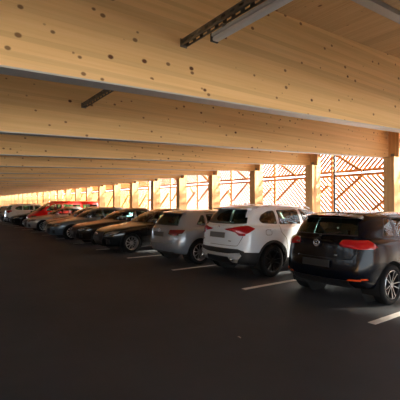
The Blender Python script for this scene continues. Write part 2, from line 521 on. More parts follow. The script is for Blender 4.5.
    for fn in spec.get('extra', []): fn(root, put, spec)
    root['_paint'] = P.name
    return root

# outlines common to hatchbacks
def lv(z, yr, yf, w, **k): return dict(z=z, yr=yr, yf=yf, w=w, **k)
def hatch_levels(L, W, Hh, belt=.94, cowl=.98, yrg=.10, yrr=.36, cy=None, ry=None, roofw=.60, cr=.30):
    w = W/2; cy = cy or L-1.08; ry = ry or L-1.88
    nose = .70
    return [
        lv([(0, .30), (.7, .22), (L-.7, .2)], .16, L-.16, w-.14, cr=.3, cf=.4),
        lv([(0, .34), (.7, .26), (L-.7, .25)], .06, L-.06, w-.05, cr=.3, cf=.45),
        lv(.42, .00, L-.0, w-.012, cr=cr, cf=.5, crease=.15),
        lv(.58, .00, L+.01, w+.004, cr=cr, cf=.5),
        lv([(0, .74), (L-.6, .70), (L, .62)], .03, L-.03, w+.006, cr=cr, cf=.5, crease=.25),
        lv([(0, belt-.05), (L-1.2, belt-.08), (L-.5, .80), (L, nose)], .06, L-.12, w-.02, cr=cr, cf=.5, crease=.35),
        lv([(0, belt), (L-1.3, belt-.02), (L-.7, .88), (L-.2, .80)], .075, L-.38, w-.065, cr=cr, cf=.45, wf=(w-.065)*.82),
        lv([(0, belt+.02), (L-1.4, belt), (cy, cowl)], yrg, cy, w-.10, cr=cr*.8, cf=.36, wf=(w-.10)*.88, wr=(w-.1)*.90, crease=.45),
        lv([(0, (belt+Hh)/2+.02), (2.5, (belt+Hh)/2+.02)], (yrg+yrr)/2-.02, (cy+ry)/2+.04, (w-.10+roofw)/2+.03, cr=cr*.75, cf=.33, wr=((w-.1+roofw)/2+.03)*.88),
        lv([(0, Hh-.12), (1.2, Hh-.085), (ry, Hh-.10)], yrr, ry, roofw+.01, cr=cr*.7, cf=.26, wr=(roofw)*.90, crease=.4),
        lv([(0, Hh-.055), (1.4, Hh-.02), (ry, Hh-.06)], yrr+.07, ry-.12, roofw-.10, cr=cr*.6, cf=.2),
        lv([(0, Hh-.03), (1.4, Hh+.0), (ry, Hh-.04)], yrr+.13, ry-.25, roofw-.30, cr=cr*.4, cf=.15)]

def x_badge_ring(put, at, r, mat='chrome', tilt=.0, face=-1, kind='vw'):
    """round badge facing the rear (face=-1) or front"""
    x, y, z = at
    b = bmesh.new()
    t = bmesh.new(); n = 28
    # torus ring
    for k in range(n):
        for j in range(6):
            a = 2*math.pi*k/n; c = 2*math.pi*j/6
            t.verts.new(((r+.006*math.cos(c))*math.cos(a), .006*math.sin(c), (r+.006*math.cos(c))*math.sin(a)))
    t.verts.ensure_lookup_table()
    for k in range(n):
        for j in range(6):
            t.faces.new([t.verts[i] for i in (k*6+j, ((k+1) % n)*6+j, ((k+1) % n)*6+(j+1) % 6, k*6+(j+1) % 6)])
    merge(b, t, Matrix.Translation((x, y, z)) @ Matrix.Rotation(tilt, 4, 'X'))
    if kind == 'vw':
        segs = [((-.35, .9), (0, .12)), ((0, .12), (.35, .9)), ((-.85, .5), (-.42, -.85)), ((-.42, -.85), (0, 0)), ((0, 0), (.42, -.85)), ((.42, -.85), (.85, .5))]
        for p, q in segs:
            bar(b, (x+p[0]*r, y, z+p[1]*r), (x+q[0]*r, y, z+q[1]*r), .006, r*.16)
    if kind == 'lion':
        segs = [((-.5, -.8), (-.2, -.1)), ((-.2, -.1), (.3, .3)), ((.3, .3), (.1, .85)), ((-.2, -.1), (-.6, .4)), ((.3, .3), (.7, .5)), ((0, 0), (.45, -.7))]
        for p, q in segs:
            bar(b, (x+p[0]*r, y, z+p[1]*r), (x+q[0]*r, y, z+q[1]*r), .008, r*.2)
    o = put('badge', b, mat)
    if kind == 'bmw':
        for q in range(4):
            b = bmesh.new(); pts = [(0, 0)]+[(math.cos(a)*r*.7, math.sin(a)*r*.7) for a in [math.pi/2*q+math.pi/2*k/5 for k in range(6)]]
            v = [b.verts.new((x+u, y-.002, z+w_)) for u, w_ in pts]; b.faces.new(v)
            put('badge_quarter', b, 'blue' if q % 2 == 0 else 'wht', o, smooth=False)
    return o

def probe(put, spec): pass
# ---- details
def plate(x0, x1, z0, z1, y0, y1, mat='plate', front=False):
    def fn(root, put, spec):
        b = bmesh.new(); bar(b, ((x0+x1)/2, y0, z0), ((x0+x1)/2, y1, z1), x1-x0, .016, up=(0, -1, 0) if not front else (0, 1, 0))
        put('number_plate', b, mat, smooth=False)
    return fn
def text_badge(pts, mat='chrome'):
    """a short row of small raised strokes: illegible lettering"""
    def fn(root, put, spec):
        for (x, y, z, n, h) in pts:
            b = bmesh.new()
            for k in range(n): box(b, (x+k*h*.8, y-.004, z), (x+k*h*.8+h*.5, y+.004, z+h))
            put('lettering', b, mat, smooth=False)
    return fn
def aerial(x, y, z, kind='fin'):
    def fn(root, put, spec):
        b = bmesh.new()
        if kind == 'fin':
            prof = [(-.09, 0), (-.075, .055), (-.04, .06), (.09, 0)]
            for sx in (-.02, .02):
                pass
            A = [b.verts.new((x-.022*(1 if i in (0, 3) else .25), y+u, z+w_)) for i, (u, w_) in enumerate(prof)]
            B = [b.verts.new((x+.022*(1 if i in (0, 3) else .25), y+u, z+w_)) for i, (u, w_) in enumerate(prof)]
            b.faces.new(A[::-1]); b.faces.new(B)
            for i in range(4): b.faces.new((A[i], A[(i+1) % 4], B[(i+1) % 4], B[i]))
            put('aerial', b, spec['paint'])
        else:
            tube(b, (x, y, z-.01), (x, y-.01, z+.03), .02, 10, r2=.01); tube(b, (x, y-.01, z+.03), (x, y-.09, z+.13), .005, 8)
            put('aerial', b, 'black')
    return fn
def spoiler(y0, y1, z, w, mat=None, drop=.05):
    def fn(root, put, spec):
        b = bmesh.new()
        n = 8; top = []; low = []; bk = []
        for k in range(n+1):
            u = -1+2*k/n; xx = u*w; dy = .07*u*u; dz = -.035*u*u
            top.append(b.verts.new((xx, y1+dy*.5, z+dz+.012))); bk.append(b.verts.new((xx, y0+dy, z-.02+dz))); low.append(b.verts.new((xx, y1+dy*.5, z-drop+dz)))
        for k in range(n):
            b.faces.new((top[k], top[k+1], bk[k+1], bk[k])); b.faces.new((bk[k], bk[k+1], low[k+1], low[k])); b.faces.new((low[k], low[k+1], top[k+1], top[k]))
        b.faces.new((top[0], bk[0], low[0])); b.faces.new((top[n], low[n], bk[n]))
        bmesh.ops.recalc_face_normals(b, faces=b.faces)
        put('roof_spoiler', b, mat or spec['paint'], smooth=False)
        b = bmesh.new(); box(b, (-.13, y0+.006, z-.036), (.13, y0+.02, z-.026), .003); put('brake_light', b, 'red', smooth=False)
    return fn
def wiper(x, y, z, l, dy):
    def fn(root, put, spec):
        b = bmesh.new(); tube(b, (x, y-.03, z), (x, y+.03, z), .02, 10)
        bar(b, (x, y-.025, z), (x+l*.96, y-.02+dy, z+.07), .012, .014); put('rear_wiper', b, 'black', smooth=False)
    return fn
def rails(x, y0, y1, z, mat='silver', inx=.0):
    def fn(root, put, spec):
        for sg in (1, -1):
            b = bmesh.new(); n = 10; prev = None
            for k in range(n+1):
                t = k/n; p = (sg*(x-inx*abs(2*t-1)**2), y0+(y1-y0)*t, z+(.045 if 0 < k < n else 0)-.05*abs(2*t-1)**3 - (.01 if k in (1, n-1) else 0))
                if prev: tube(b, prev, p, .013, 8)
                prev = p
            put('roof_rail', b, mat)
    return fn
def exhaust(pts, y, z, r=.035):
    def fn(root, put, spec):
        for x in pts:
            b = bmesh.new(); t = bmesh.new()
            lathe(t, [(0, r), (.14, r), (.14, r-.006), (0, r-.006), (0, r)], 20)
            merge(b, t, Matrix.Translation((x, y, z)) @ Matrix.Rotation(math.pi/2, 4, 'Z')); put('exhaust_pipe', b, 'chrome')
    return fn
def badge(at, r, kind, mat='chrome', tilt=0):
    def fn(root, put, spec): x_badge_ring(put, at, r, mat, tilt, kind=kind)
    return fn
def rings(y, z):
    def fn(root, put, spec):
        b = bmesh.new()
        for i in range(4):
            t = bmesh.new(); n = 20; r = .042
            for k in range(n):
                for j in range(5):
                    a = 2*math.pi*k/n; c = 2*math.pi*j/5
                    t.verts.new(((r+.005*math.cos(c))*math.cos(a), .005*math.sin(c), (r+.005*math.cos(c))*math.sin(a)))
            t.verts.ensure_lookup_table()
            for k in range(n):
                for j in range(5): t.faces.new([t.verts[q] for q in (k*5+j, ((k+1) % n)*5+j, ((k+1) % n)*5+(j+1) % 5, k*5+(j+1) % 5)])
            merge(b, t, Matrix.Translation((-.096+i*.064, y, z)))
        put('badge', b, 'chrome')
    return fn

# =================================================================== cars
# black hatchback, tail to the lane
Lg = 4.26
golf = dict(L=Lg, W=1.80, R=.325, axles=(.80, 3.42), paint=plain('black_paint', (.002, .003, .007), .18, 0, coat=.12, spec=.2), rim='machined', rimstyle='twin',
    levels=hatch_levels(Lg, 1.80, 1.50, belt=1.03, cowl=1.03, yrg=.12, yrr=.36, roofw=.625), spine=[(0, 1.47), (1.4, 1.505), (2.4, 1.46)],
    glass=[([(-.66, 1.11), (.66, 1.11), (.53, 1.395), (-.53, 1.395)], 'rear', 'glass'),
           ([(-.74, 1.05), (.74, 1.05), (.58, 1.38), (-.58, 1.38)], 'front', 'glassc')] +
          [(p, s_, m_) for s_ in 'RL' for p, m_ in (
            ([(.70, 1.09), (1.03, 1.07), (1.06, 1.385), (.90, 1.38)], 'glass'),
            ([(1.10, 1.06), (1.72, 1.05), (1.74, 1.40), (1.12, 1.395)], 'glass'),
            ([(1.80, 1.05), (2.86, 1.03), (2.36, 1.385), (1.81, 1.405)], 'glassc'))],
    lamps=[dict(name='tail_light', mat='red', polys=[('rear', [(.38, .985), (.40, .94), (.62, .915), (1.0, .90), (1.0, 1.04), (.42, 1.04)]), ('R', [(-.1, .90), (.36, .915), (.44, .94), (.36, 1.04), (-.1, 1.04)])]),
           dict(name='reflector', mat='orange', polys=[('rear', [(.52, .425), (1.0, .43), (1.0, .468), (.56, .45)]), ('R', [(-.1, .43), (.26, .445), (.24, .468), (-.1, .468)])]),
           dict(name='headlight', mat='headlamp', polys=[('front', [(.48, .60), (1.0, .62), (1.0, .74), (.5, .70)]), ('R', [(Lg-.5, .66), (Lg+.1, .62), (Lg+.1, .74), (Lg-.55, .76)])])],
    panels=[('rear_apron', 'rear', [(-.60, .2), (.60, .2), (.54, .42), (-.54, .42)], 'black', .004, 'matt black lower rear apron'),
            ('grille', 'front', [(-.62, .30), (.62, .30), (.55, .48), (-.55, .48)], 'black', .004, None)],
    doors=[('tailgate', 'rear', [(-.58, .74), (.58, .74), (.66, .90), (.69, 1.06), (.575, 1.425), (-.575, 1.425), (-.69, 1.06), (-.66, .90)]),
           ('rear_door', 'side', [(1.02, .88), (1.22, .66), (1.28, .38), (1.77, .36), (1.77, 1.435), (1.10, 1.43), (1.02, 1.08)]),
           ('front_door', 'side', [(1.79, .36), (2.84, .36), (2.92, 1.02), (2.40, 1.42), (1.79, 1.435)])],
    handle_z=.88, hx=.895, belt=1.02, cabin_y=(.30, 3.2), mirror=(2.72, 1.03),
    extra=[spoiler(.245, .47, 1.455, .55), wiper(0, .145, 1.10, .38, .03), badge((0, .02, .975), .056, 'vw'),
           text_badge([(.32, .045, .79, 3, .026), (-.44, .055, .96, 4, .024)]), aerial(0, .66, 1.49, 'rod'),
           plate(-.26, .26, .60, .71, -.014, -.004, 'plateb')])
# white compact SUV
Lx = 4.44
suvw = paint('white_paint', (.72, .80, .88), 0, .25)
def suv_spec(P, rim='rimdark', skid=True, rl='red'):
    return dict(L=Lx, W=1.88, R=.355, ra=.40, axles=(.88, 3.54), paint=P, rim=rim, rimstyle='twin', arch_trim=True,
    levels=hatch_levels(Lx, 1.88, 1.61, belt=1.13, cowl=1.13, yrg=.13, yrr=.40, roofw=.64, cr=.30, cy=Lx-1.0, ry=Lx-1.85), spine=[(0, 1.575), (1.4, 1.605), (2.5, 1.56)],
    glass=[([(-.68, 1.19), (-.40, 1.175), (.40, 1.175), (.68, 1.19), (.74, 1.27), (.60, 1.50), (-.60, 1.50), (-.74, 1.27)], 'rear', 'glass'),
           ([(-.76, 1.15), (.76, 1.15), (.60, 1.49), (-.60, 1.49)], 'front', 'glassc')] +
          [(p, s, m) for s in 'RL' for p, m in (
            ([(.60, 1.27), (.66, 1.19), (1.10, 1.16), (1.12, 1.475), (.92, 1.46), (.70, 1.38)], 'glass'),
            ([(1.17, 1.155), (1.92, 1.14), (1.92, 1.50), (1.19, 1.48)], 'glass'),
            ([(2.0, 1.14), (3.12, 1.11), (2.62, 1.46), (2.0, 1.505)], 'glassc'))],
    lamps=[dict(name='tail_light', mat=rl, polys=[('rear', [(.20, 1.06), (.30, 1.03), (.52, 1.0), (.62, .93), (1.0, .93), (1.0, 1.14), (.64, 1.13), (.40, 1.09)]), ('R', [(-.1, .93), (.16, .94), (.24, .98), (.40, 1.08), (.30, 1.14), (-.1, 1.14)])]),
           dict(name='headlight', mat='headlamp', polys=[('front', [(.45, .70), (1.0, .72), (1.0, .84), (.46, .81)]), ('R', [(Lx-.5, .76), (Lx+.1, .72), (Lx+.1, .84), (Lx-.5, .86)])])],
    panels=[('rear_skid_plate', 'rear', [(-.56, .34), (-.44, .34), (-.36, .46), (.36, .46), (.44, .34), (.56, .34), (.70, .50), (.66, .565), (.36, .53), (-.36, .53), (-.66, .565), (-.70, .50)], 'skid' if skid else 'black', .014, 'silver skid plate in the lower bumper'),
            ('grille', 'front', [(-.5, .56), (-.05, .54), (.05, .54), (.5, .56), (.4, .80), (-.4, .80)], 'black', .004, None)],
    wrap_panels=[('bumper_cladding', [('rear', [(-1.2, .1), (1.2, .1), (1.2, .60), (.74, .60), (.62, .64), (-.62, .64), (-.74, .60), (-1.2, .60)]), ('side', [(-.2, .1), (.52, .1), (.52, .56), (-.2, .60)])], 'black', .004, 'matt black lower rear bumper'),
                 ('sill_trim', [('side', [(1.2, .1), (3.2, .1), (3.2, .40), (1.2, .40)])], 'black', .006, 'matt black sill trim'),
                 ('front_apron', [('front', [(-1.2, .1), (1.2, .1), (1.2, .48), (-1.2, .48)])], 'black', .004, None)],
    doors=[('tailgate', 'rear', [(-.60, .70), (.60, .70), (.70, .90), (.76, 1.16), (.78, 1.27), (.63, 1.535), (-.63, 1.535), (-.78, 1.27), (-.76, 1.16), (-.70, .90)]),
           ('rear_door', 'side', [(1.13, 1.0), (1.30, .84), (1.36, .44), (1.95, .42), (1.95, 1.525), (1.145, 1.505), (1.13, 1.13)]),
           ('front_door', 'side', [(1.97, .42), (3.06, .42), (3.16, 1.12), (2.66, 1.49), (1.97, 1.53)]),
           ('fuel_flap', 'side', [(.68, .93), (.86, .93), (.86, 1.06), (.68, 1.06)])],
    handle_z=1.02, hx=.905, belt=1.12, cabin_y=(.30, 3.3), mirror=(2.98, 1.13))
x1 = suv_spec(suvw)
def fix_badges(lst): return lst
x1['extra'] = [spoiler(.27, .50, 1.565, .59), badge((0, .075, 1.085), .042, 'bmw'), aerial(0, .95, 1.605, 'fin'), rails(.62, .66, 2.55, 1.56, 'silver', .03),
    plate(-.26, .26, .865, .985, .012, .03, 'plate'), text_badge([(-.56, .06, .79, 2, .035), (.34, .055, .79, 5, .026)]), exhaust((.52, -.52), -.012, .42, .04)]
# grey hatchback
Lp = 4.25
def hatch_spec(P, rl='reddark', **kw):
    d = dict(L=Lp, W=1.80, R=.325, axles=(.80, 3.42), paint=P, rim='silver', rimstyle='multi',
    levels=hatch_levels(Lp, 1.80, 1.46, belt=.97, yrg=.10, yrr=.40, roofw=.60), spine=[(0, 1.43), (1.4, 1.465), (2.4, 1.42)],
    glass=[([(-.68, 1.04), (.68, 1.04), (.55, 1.345), (-.55, 1.345)], 'rear', 'glass'), ([(-.74, 1.0), (.74, 1.0), (.58, 1.34), (-.58, 1.34)], 'front', 'glassc')] +
          [(p, s, m) for s in 'RL' for p, m in (
            ([(.74, 1.06), (1.03, 1.02), (1.06, 1.32), (.95, 1.31)], 'glass'),
            ([(1.10, 1.01), (1.72, .99), (1.74, 1.35), (1.12, 1.34)], 'glass'),
            ([(1.80, .99), (2.86, .97), (2.36, 1.34), (1.81, 1.36)], 'glassc'))],
    lamps=[dict(name='tail_light', mat=rl, polys=[('rear', [(.38, .82), (.50, .78), (1.0, .80), (1.0, .93), (.44, .93)]), ('R', [(-.1, .80), (.28, .84), (.36, .93), (-.1, .93)])]),
           dict(name='headlight', mat='headlamp', polys=[('front', [(.48, .60), (1.0, .62), (1.0, .74), (.5, .70)]), ('R', [(Lp-.5, .66), (Lp+.1, .62), (Lp+.1, .74), (Lp-.55, .76)])])],
    panels=[('rear_apron', 'rear', [(-.6, .2), (.6, .2), (.55, .34), (-.55, .34)], 'black', .004, 'matt black lower rear apron'),
            ('grille', 'front', [(-.45, .34), (.45, .34), (.5, .62), (-.5, .62)], 'black', .004, None)],
    doors=[('tailgate', 'rear', [(-.58, .56), (.58, .56), (.64, .80), (.71, 1.0), (.59, 1.38), (-.59, 1.38), (-.71, 1.0), (-.64, .80)]),
           ('rear_door', 'side', [(1.02, .80), (1.22, .62), (1.28, .36), (1.77, .34), (1.77, 1.39), (1.10, 1.38), (1.02, 1.0)]),
           ('front_door', 'side', [(1.79, .34), (2.84, .34), (2.92, .97), (2.40, 1.38), (1.79, 1.39)])],
    handle_z=.82, hx=.895, belt=.95, cabin_y=(.30, 3.2), mirror=(2.72, .97),
    extra=[spoiler(.28, .50, 1.41, .56), badge((0, .03, .90), .045, 'lion'), aerial(0, .62, 1.44, 'rod'),
           plate(-.26, .26, .74, .86, -.01, .005, 'plated')])
    d.update(kw); return d
p308 = hatch_spec(paint('grey_metallic', (.27, .30, .34), .4, .3))
# saloons, nose to the lane
def saloon_spec(P, estate=False, Ls=4.70, Hs=1.43, rim='silver', low=0, plate_m='plated', badgek='rings'):
    w = .92; yrg = .16 if estate else .72; yrr = .42 if estate else 1.35
    cy, ry = Ls-1.38, Ls-2.18
    lev = [lv(.20, .16, Ls-.18, w-.14, cr=.3, cf=.4), lv(.25, .06, Ls-.06, w-.05, cr=.3, cf=.5), lv(.42, 0, Ls, w-.012, cr=.3, cf=.55, crease=.2),
        lv(.56, 0, Ls+.01, w+.004, cr=.3, cf=.55),
        lv([(0, .74), (Ls-.6, .68), (Ls, .60)], .02, Ls-.02, w+.006, cr=.3, cf=.55, crease=.3),
        lv([(0, .93), (Ls-1.3, .88), (Ls-.5, .78), (Ls, .68)], .04, Ls-.10, w-.02, cr=.3, cf=.55, crease=.4),
        lv([(0, .98), (Ls-1.5, .93), (Ls-.7, .86), (Ls-.2, .76)], .08, Ls-.40, w-.07, cr=.3, cf=.45, wf=(w-.07)*.82),
        lv([(0, 1.0), (1.5, .97), (cy, .96)], yrg, cy, w-.11, cr=.3, cf=.38, wf=(w-.11)*.88, wr=(w-.11)*.86, crease=.45),
        lv((.97+Hs)/2+.02, (yrg+yrr)/2-.02, (cy+ry)/2+.05, (w-.11+.58)/2+.03, cr=.25, cf=.34, wr=((w-.11+.58)/2)*.86),
        lv([(0, Hs-.11), (1.8, Hs-.08), (ry, Hs-.10)], yrr, ry, .59, cr=.22, cf=.26, wr=.5, crease=.4),
        lv([(0, Hs-.06), (1.9, Hs-.015), (ry, Hs-.06)], yrr+.08, ry-.12, .49, cr=.2, cf=.2),
        lv([(0, Hs-.04), (1.9, Hs+.0), (ry, Hs-.04)], yrr+.15, ry-.25, .30, cr=.15, cf=.15)]
    q0 = [( .80, 1.05), (1.15, 1.02), (1.18, 1.30), (1.0, 1.29)] if estate else None
    gl = [([(-.60, 1.04), (.60, 1.04), (.48, Hs-.13), (-.48, Hs-.13)], 'rear', 'glass'), ([(-.76, .99), (.76, .99), (.575, Hs-.125), (-.575, Hs-.125)], 'front', 'glassc')]
    for s in 'RL':
        if q0: gl.append((q0, s, 'glass'))
        else: gl.append(([(1.32, 1.04), (1.56, 1.02), (1.58, 1.27), (1.50, 1.26)], s, 'glass'))
        gl.append(([(1.22 if estate else 1.62, 1.02), (2.22, 1.0), (2.22, Hs-.11), (1.25 if estate else 1.64, Hs-.14)], s, 'glass'))
        gl.append(([(2.30, 1.0), (3.12, .99), (2.62, Hs-.13), (2.30, Hs-.10)], s, 'glassc'))
    ex = [plate(-.26, .26, .42, .53, Ls+.012, Ls+.012, plate_m, True)]
    if badgek == 'rings': ex.append(rings(Ls+.005, .63))
    else: ex.append(badge((0, Ls+.0, .66), .045, 'bmw' if badgek == 'bmw' else 'none'))
    return dict(L=Ls, W=1.84, R=.325, axles=(.95, 3.80), paint=P, rim=rim, rimstyle='multi', levels=lev, spine=[(0, Hs-.04), (1.9, Hs), (ry, Hs-.04)],
    glass=gl,
    lamps=[dict(name='headlight', mat='headlamp', polys=[('front', [(.46, .60), (.60, .585), (1.0, .60), (1.0, .73), (.52, .675)]), ('R', [(Ls-.52, .71), (Ls-.40, .63), (Ls+.1, .60), (Ls+.1, .73)])]),
           dict(name='tail_light', mat='red', polys=[('rear', [(.45, .78), (1.0, .78), (1.0, .92), (.45, .90)]), ('R', [(-.1, .78), (.25, .80), (.25, .92), (-.1, .92)])]),
           dict(name='air_intake', mat='black', polys=[('front', [(.50, .30), (.76, .30), (.76, .44), (.54, .46)])])],
    panels=[('grille', 'front', [(-.30, .30), (.30, .30), (.42, .50), (.38, .69), (-.38, .69), (-.42, .50)], 'black', .006, 'black single frame grille'),
            ],
    doors=[('rear_door', 'side', [(1.30, .80), (1.42, .62), (1.46, .36), (2.25, .34), (2.25, Hs-.075), (1.3, Hs-.09), (1.22, 1.0)]),
           ('front_door', 'side', [(2.27, .34), (3.22, .34), (3.26, .95), (2.70, Hs-.09), (2.27, Hs-.075)])],
    handle_z=.80, hx=.915, belt=.94, cabin_y=(.9, 3.35), mirror=(3.02, .95), extra=ex)
# van
def van_spec(P):
    Lv = 4.90; w = .95; Hv = 1.84
    lev = [lv(.22, .16, Lv-.16, w-.14, cr=.2, cf=.3), lv(.28, .04, Lv-.05, w-.04, cr=.2, cf=.35), lv(.45, 0, Lv, w, cr=.2, cf=.4),
        lv(.75, 0, Lv-.0, w+.005, cr=.2, cf=.4, crease=.2), lv([(0, 1.02), (Lv-1.2, 1.02), (Lv, .88)], .01, Lv-.08, w, cr=.2, cf=.4, crease=.3),
        lv([(0, 1.08), (Lv-1.2, 1.08), (Lv-.2, .98)], .02, Lv-.22, w-.03, cr=.2, cf=.36),
        lv([(0, 1.12), (Lv-1, 1.12)], .025, Lv-.50, w-.055, cr=.2, cf=.34, crease=.3),
        lv(1.5, .05, Lv-.95, w-.10, cr=.2, cf=.3),
        lv([(0, Hv-.13), (4, Hv-.13)], .10, Lv-1.42, w-.17, cr=.2, cf=.25, crease=.5),
        lv([(0, Hv-.05), (4, Hv-.05)], .15, Lv-1.55, w-.25, cr=.18, cf=.2),
        lv([(0, Hv-.01), (4, Hv-.01)], .25, Lv-1.7, w-.5, cr=.15, cf=.15)]
    gl = [([(-.70, 1.16), (.70, 1.16), (.64, 1.62), (-.64, 1.62)], 'rear', 'glass'), ([(-.82, 1.17), (.82, 1.17), (.70, 1.66), (-.70, 1.66)], 'front', 'glassc')]
    for s in 'RL':
        gl += [([(.35, 1.16), (1.45, 1.16), (1.45, 1.60), (.38, 1.60)], s, 'glass'), ([(1.60, 1.16), (2.75, 1.16), (2.75, 1.60), (1.60, 1.60)], s, 'glass'),
               ([(2.90, 1.16), (3.95, 1.14), (3.52, 1.56), (3.40, 1.60), (2.90, 1.60)], s, 'glassc')]
    return dict(L=Lv, W=1.90, R=.34, axles=(1.0, 4.0), paint=P, rim='silver', rimstyle='five', levels=lev, spine=Hv, glass=gl,
    lamps=[dict(name='headlight', mat='headlamp', polys=[('front', [(.55, .68), (1.0, .68), (1.0, .86), (.58, .84)]), ('R', [(Lv-.38, .70), (Lv+.1, .70), (Lv+.1, .86), (Lv-.42, .86)])]),
           dict(name='tail_light', mat='reddark', polys=[('rear', [(.80, .9), (1.1, .9), (1.1, 1.3), (.80, 1.3)])])],
    panels=[('grille', 'front', [(-.5, .56), (.5, .56), (.5, .66), (-.5, .66)], 'black', .005, None)],
    doors=[('front_door', 'side', [(2.83, .38), (3.62, .38), (3.72, .8), (4.10, 1.1), (3.52, 1.65), (2.83, 1.65)]), ('sliding_door', 'side', [(1.53, .38), (2.81, .38), (2.81, 1.65), (1.53, 1.65)])],
    handle_z=.95, hx=.94, belt=1.1, cabin_y=(.9, 4.3), mirror=(3.95, 1.15), extra=[])

def clone(src, name, label, pt, x, y, L, flip=False, cat='car'):
    old = src['_paint']
    def cp(o, parent):
        c = o.copy(); C.objects.link(c); c.parent = parent
        if o.type == 'MESH' and o.data.materials and o.data.materials[0] and o.data.materials[0].name == old:
            c.material_slots[0].link = 'OBJECT'; c.material_slots[0].material = pt
        for ch in list(o.children): cp(ch, c)
        return c
    r = cp(src, None); r.name = name; r['label'] = label; r['category'] = cat
    r.location = (x, y+L/2, 0); r.rotation_euler = (0, 0, math.pi if flip else 0)
    return r
make_car('hatchback', 'black five-door hatchback parked tail out, nearest car at the right edge', 'car', golf, -3.97, 5.27)
suv = make_car('compact_suv', 'white compact SUV parked tail out between the black and the grey hatchbacks', 'car', x1, -6.76, 5.38)
grey = make_car('hatchback', 'grey metallic hatchback parked tail out beside the white SUV', 'car', p308, -9.10, 5.20)
LS = 4.70
sal = make_car('saloon_car', 'black saloon with silver alloy wheels parked nose out next to the grey hatchback', 'car',
         saloon_spec(paint('black_metallic', (.010, .010, .011), .2, .25), Hs=1.46), -12.36, 4.66, True)
clone(sal, 'saloon_car', 'dark brown saloon parked nose out, second in the row of dark cars from the right', paint('brown_metallic', (.020, .016, .013), .3, .28), -15.3, 4.75, LS, True)
est = make_car('estate_car', 'grey-blue estate parked nose out between two darker cars', 'car',
         saloon_spec(paint('bluegrey_metallic', (.13, .17, .21), .5, .28), estate=True, Hs=1.47, badgek='none'), -18.2, 4.50, True)
clone(est, 'estate_car', 'dark estate car parked nose out between the grey-blue estate and the silver car', paint('anthracite', (.015, .014, .014), .2, .3), -21.1, 5.1, LS, True)
clone(sal, 'saloon_car', 'silver saloon parked nose out in front of the red van', paint('silver_paint', (.46, .46, .47), .4, .3), -24.1, 4.70, LS, True)
make_car('van', 'red van with a tall red roof parked nose out behind the silver car', 'van', van_spec(paint('red_paint', (.70, .012, .012), 0, .3)), -27.0, 5.45, True)
clone(sal, 'saloon_car', 'dark saloon parked nose out between the red van and the far white SUV', paint('dark_paint', (.012, .012, .012), .2, .3), -29.9, 4.9, LS, True)
clone(suv, 'compact_suv', 'white SUV far down the row, parked tail out beyond the red van', paint('white_paint_far', (.72, .72, .72), 0, .3), -32.7, 5.0, Lx)
clone(sal, 'saloon_car', 'dark saloon parked nose out beyond the far white SUV', paint('graphite', (.02, .02, .022), .2, .3), -35.8, 5.1, LS, True)
clone(grey, 'hatchback', 'pale hatchback, last car at the left edge of the row', paint('pale_grey', (.45, .45, .44), .3, .3), -38.6, 5.2, Lp)
for o in C.objects:
    if '_paint' in o: del o['_paint']

# =================================================================== building
def zb(y): return HB + SL*y
def slab(bm, x0, x1, y0, y1, za, zt):
    """sloped slab, za / zt offsets above the beam-underside plane"""
    vs = [bm.verts.new((x, y, zb(y)+z)) for z in (za, zt) for x, y in ((x0, y0), (x1, y0), (x1, y1), (x0, y1))]
    for f in ((0,3,2,1),(4,5,6,7),(0,1,5,4),(1,2,6,5),(2,3,7,6),(3,0,4,7)): bm.faces.new([vs[i] for i in f])
# floor, bay lines
bm = bmesh.new(); box(bm, (X0, -14, -.3), (12.5, 11.2, 0)); floor = obj('floor', bm, 'asphalt', kind='structure')
for k in range(-3, 26):
    s = 2.79+S*k
    bm = bmesh.new(); box(bm, (-s-.055, 4.90, .0005), (-s+.055, 9.75, .004)); obj('bay_line', bm, 'line', floor)
bm = bmesh.new(); box(bm, (-120, -90, -.5), (60, 120, -.32)); obj('ground', bm, 'ground', kind='structure')
# ceiling: solid timber panels side by side, running along the row
bm = bmesh.new()
y = YB
while y < 11.3:
    slab(bm, X0, X1_, y+.004, min(y+2.4, 11.4)-.004, BH, BH+.16); y += 2.4
slab(bm, X0, X1_, YB, 11.4, BH+.03, BH+.2)
slab(bm, X1_, 12.5, 9.0, 11.4, BH, BH+.2)  # unseen roof strip past the hall end, added to keep sun out
obj('ceiling', bm, 'ceil', kind='structure')

ords = {0: 'nearest timber ceiling beam, carrying the lamp rail end', 1: 'second timber ceiling beam from the front, ending over the column at right',
        2: 'third timber ceiling beam from the front', 3: 'fourth timber ceiling beam from the front', 4: 'fifth timber ceiling beam from the front'}
NB = 27
SB = 2.72           # near face of the first beam
bw = .15
def beam(k):
    s = SB+S*k
    b = bmesh.new(); slab(b, -bw, 0, YB, 10.24, .012, BH)
    if k < 0: lab = 'timber ceiling beam outside the picture, above or behind the camera'
    else: lab = ords.get(k, 'one of the deep timber beams crowding together towards the far end of the ceiling')
    o = obj('ceiling_beam', b, 'beam', loc=(-s, 0, 0)); tag(o, lab, 'beam', 'timber ceiling beams')
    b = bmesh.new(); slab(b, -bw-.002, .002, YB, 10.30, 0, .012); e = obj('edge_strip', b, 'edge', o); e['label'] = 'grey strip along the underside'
    return o
beams = [beam(k) for k in range(-3, NB)]
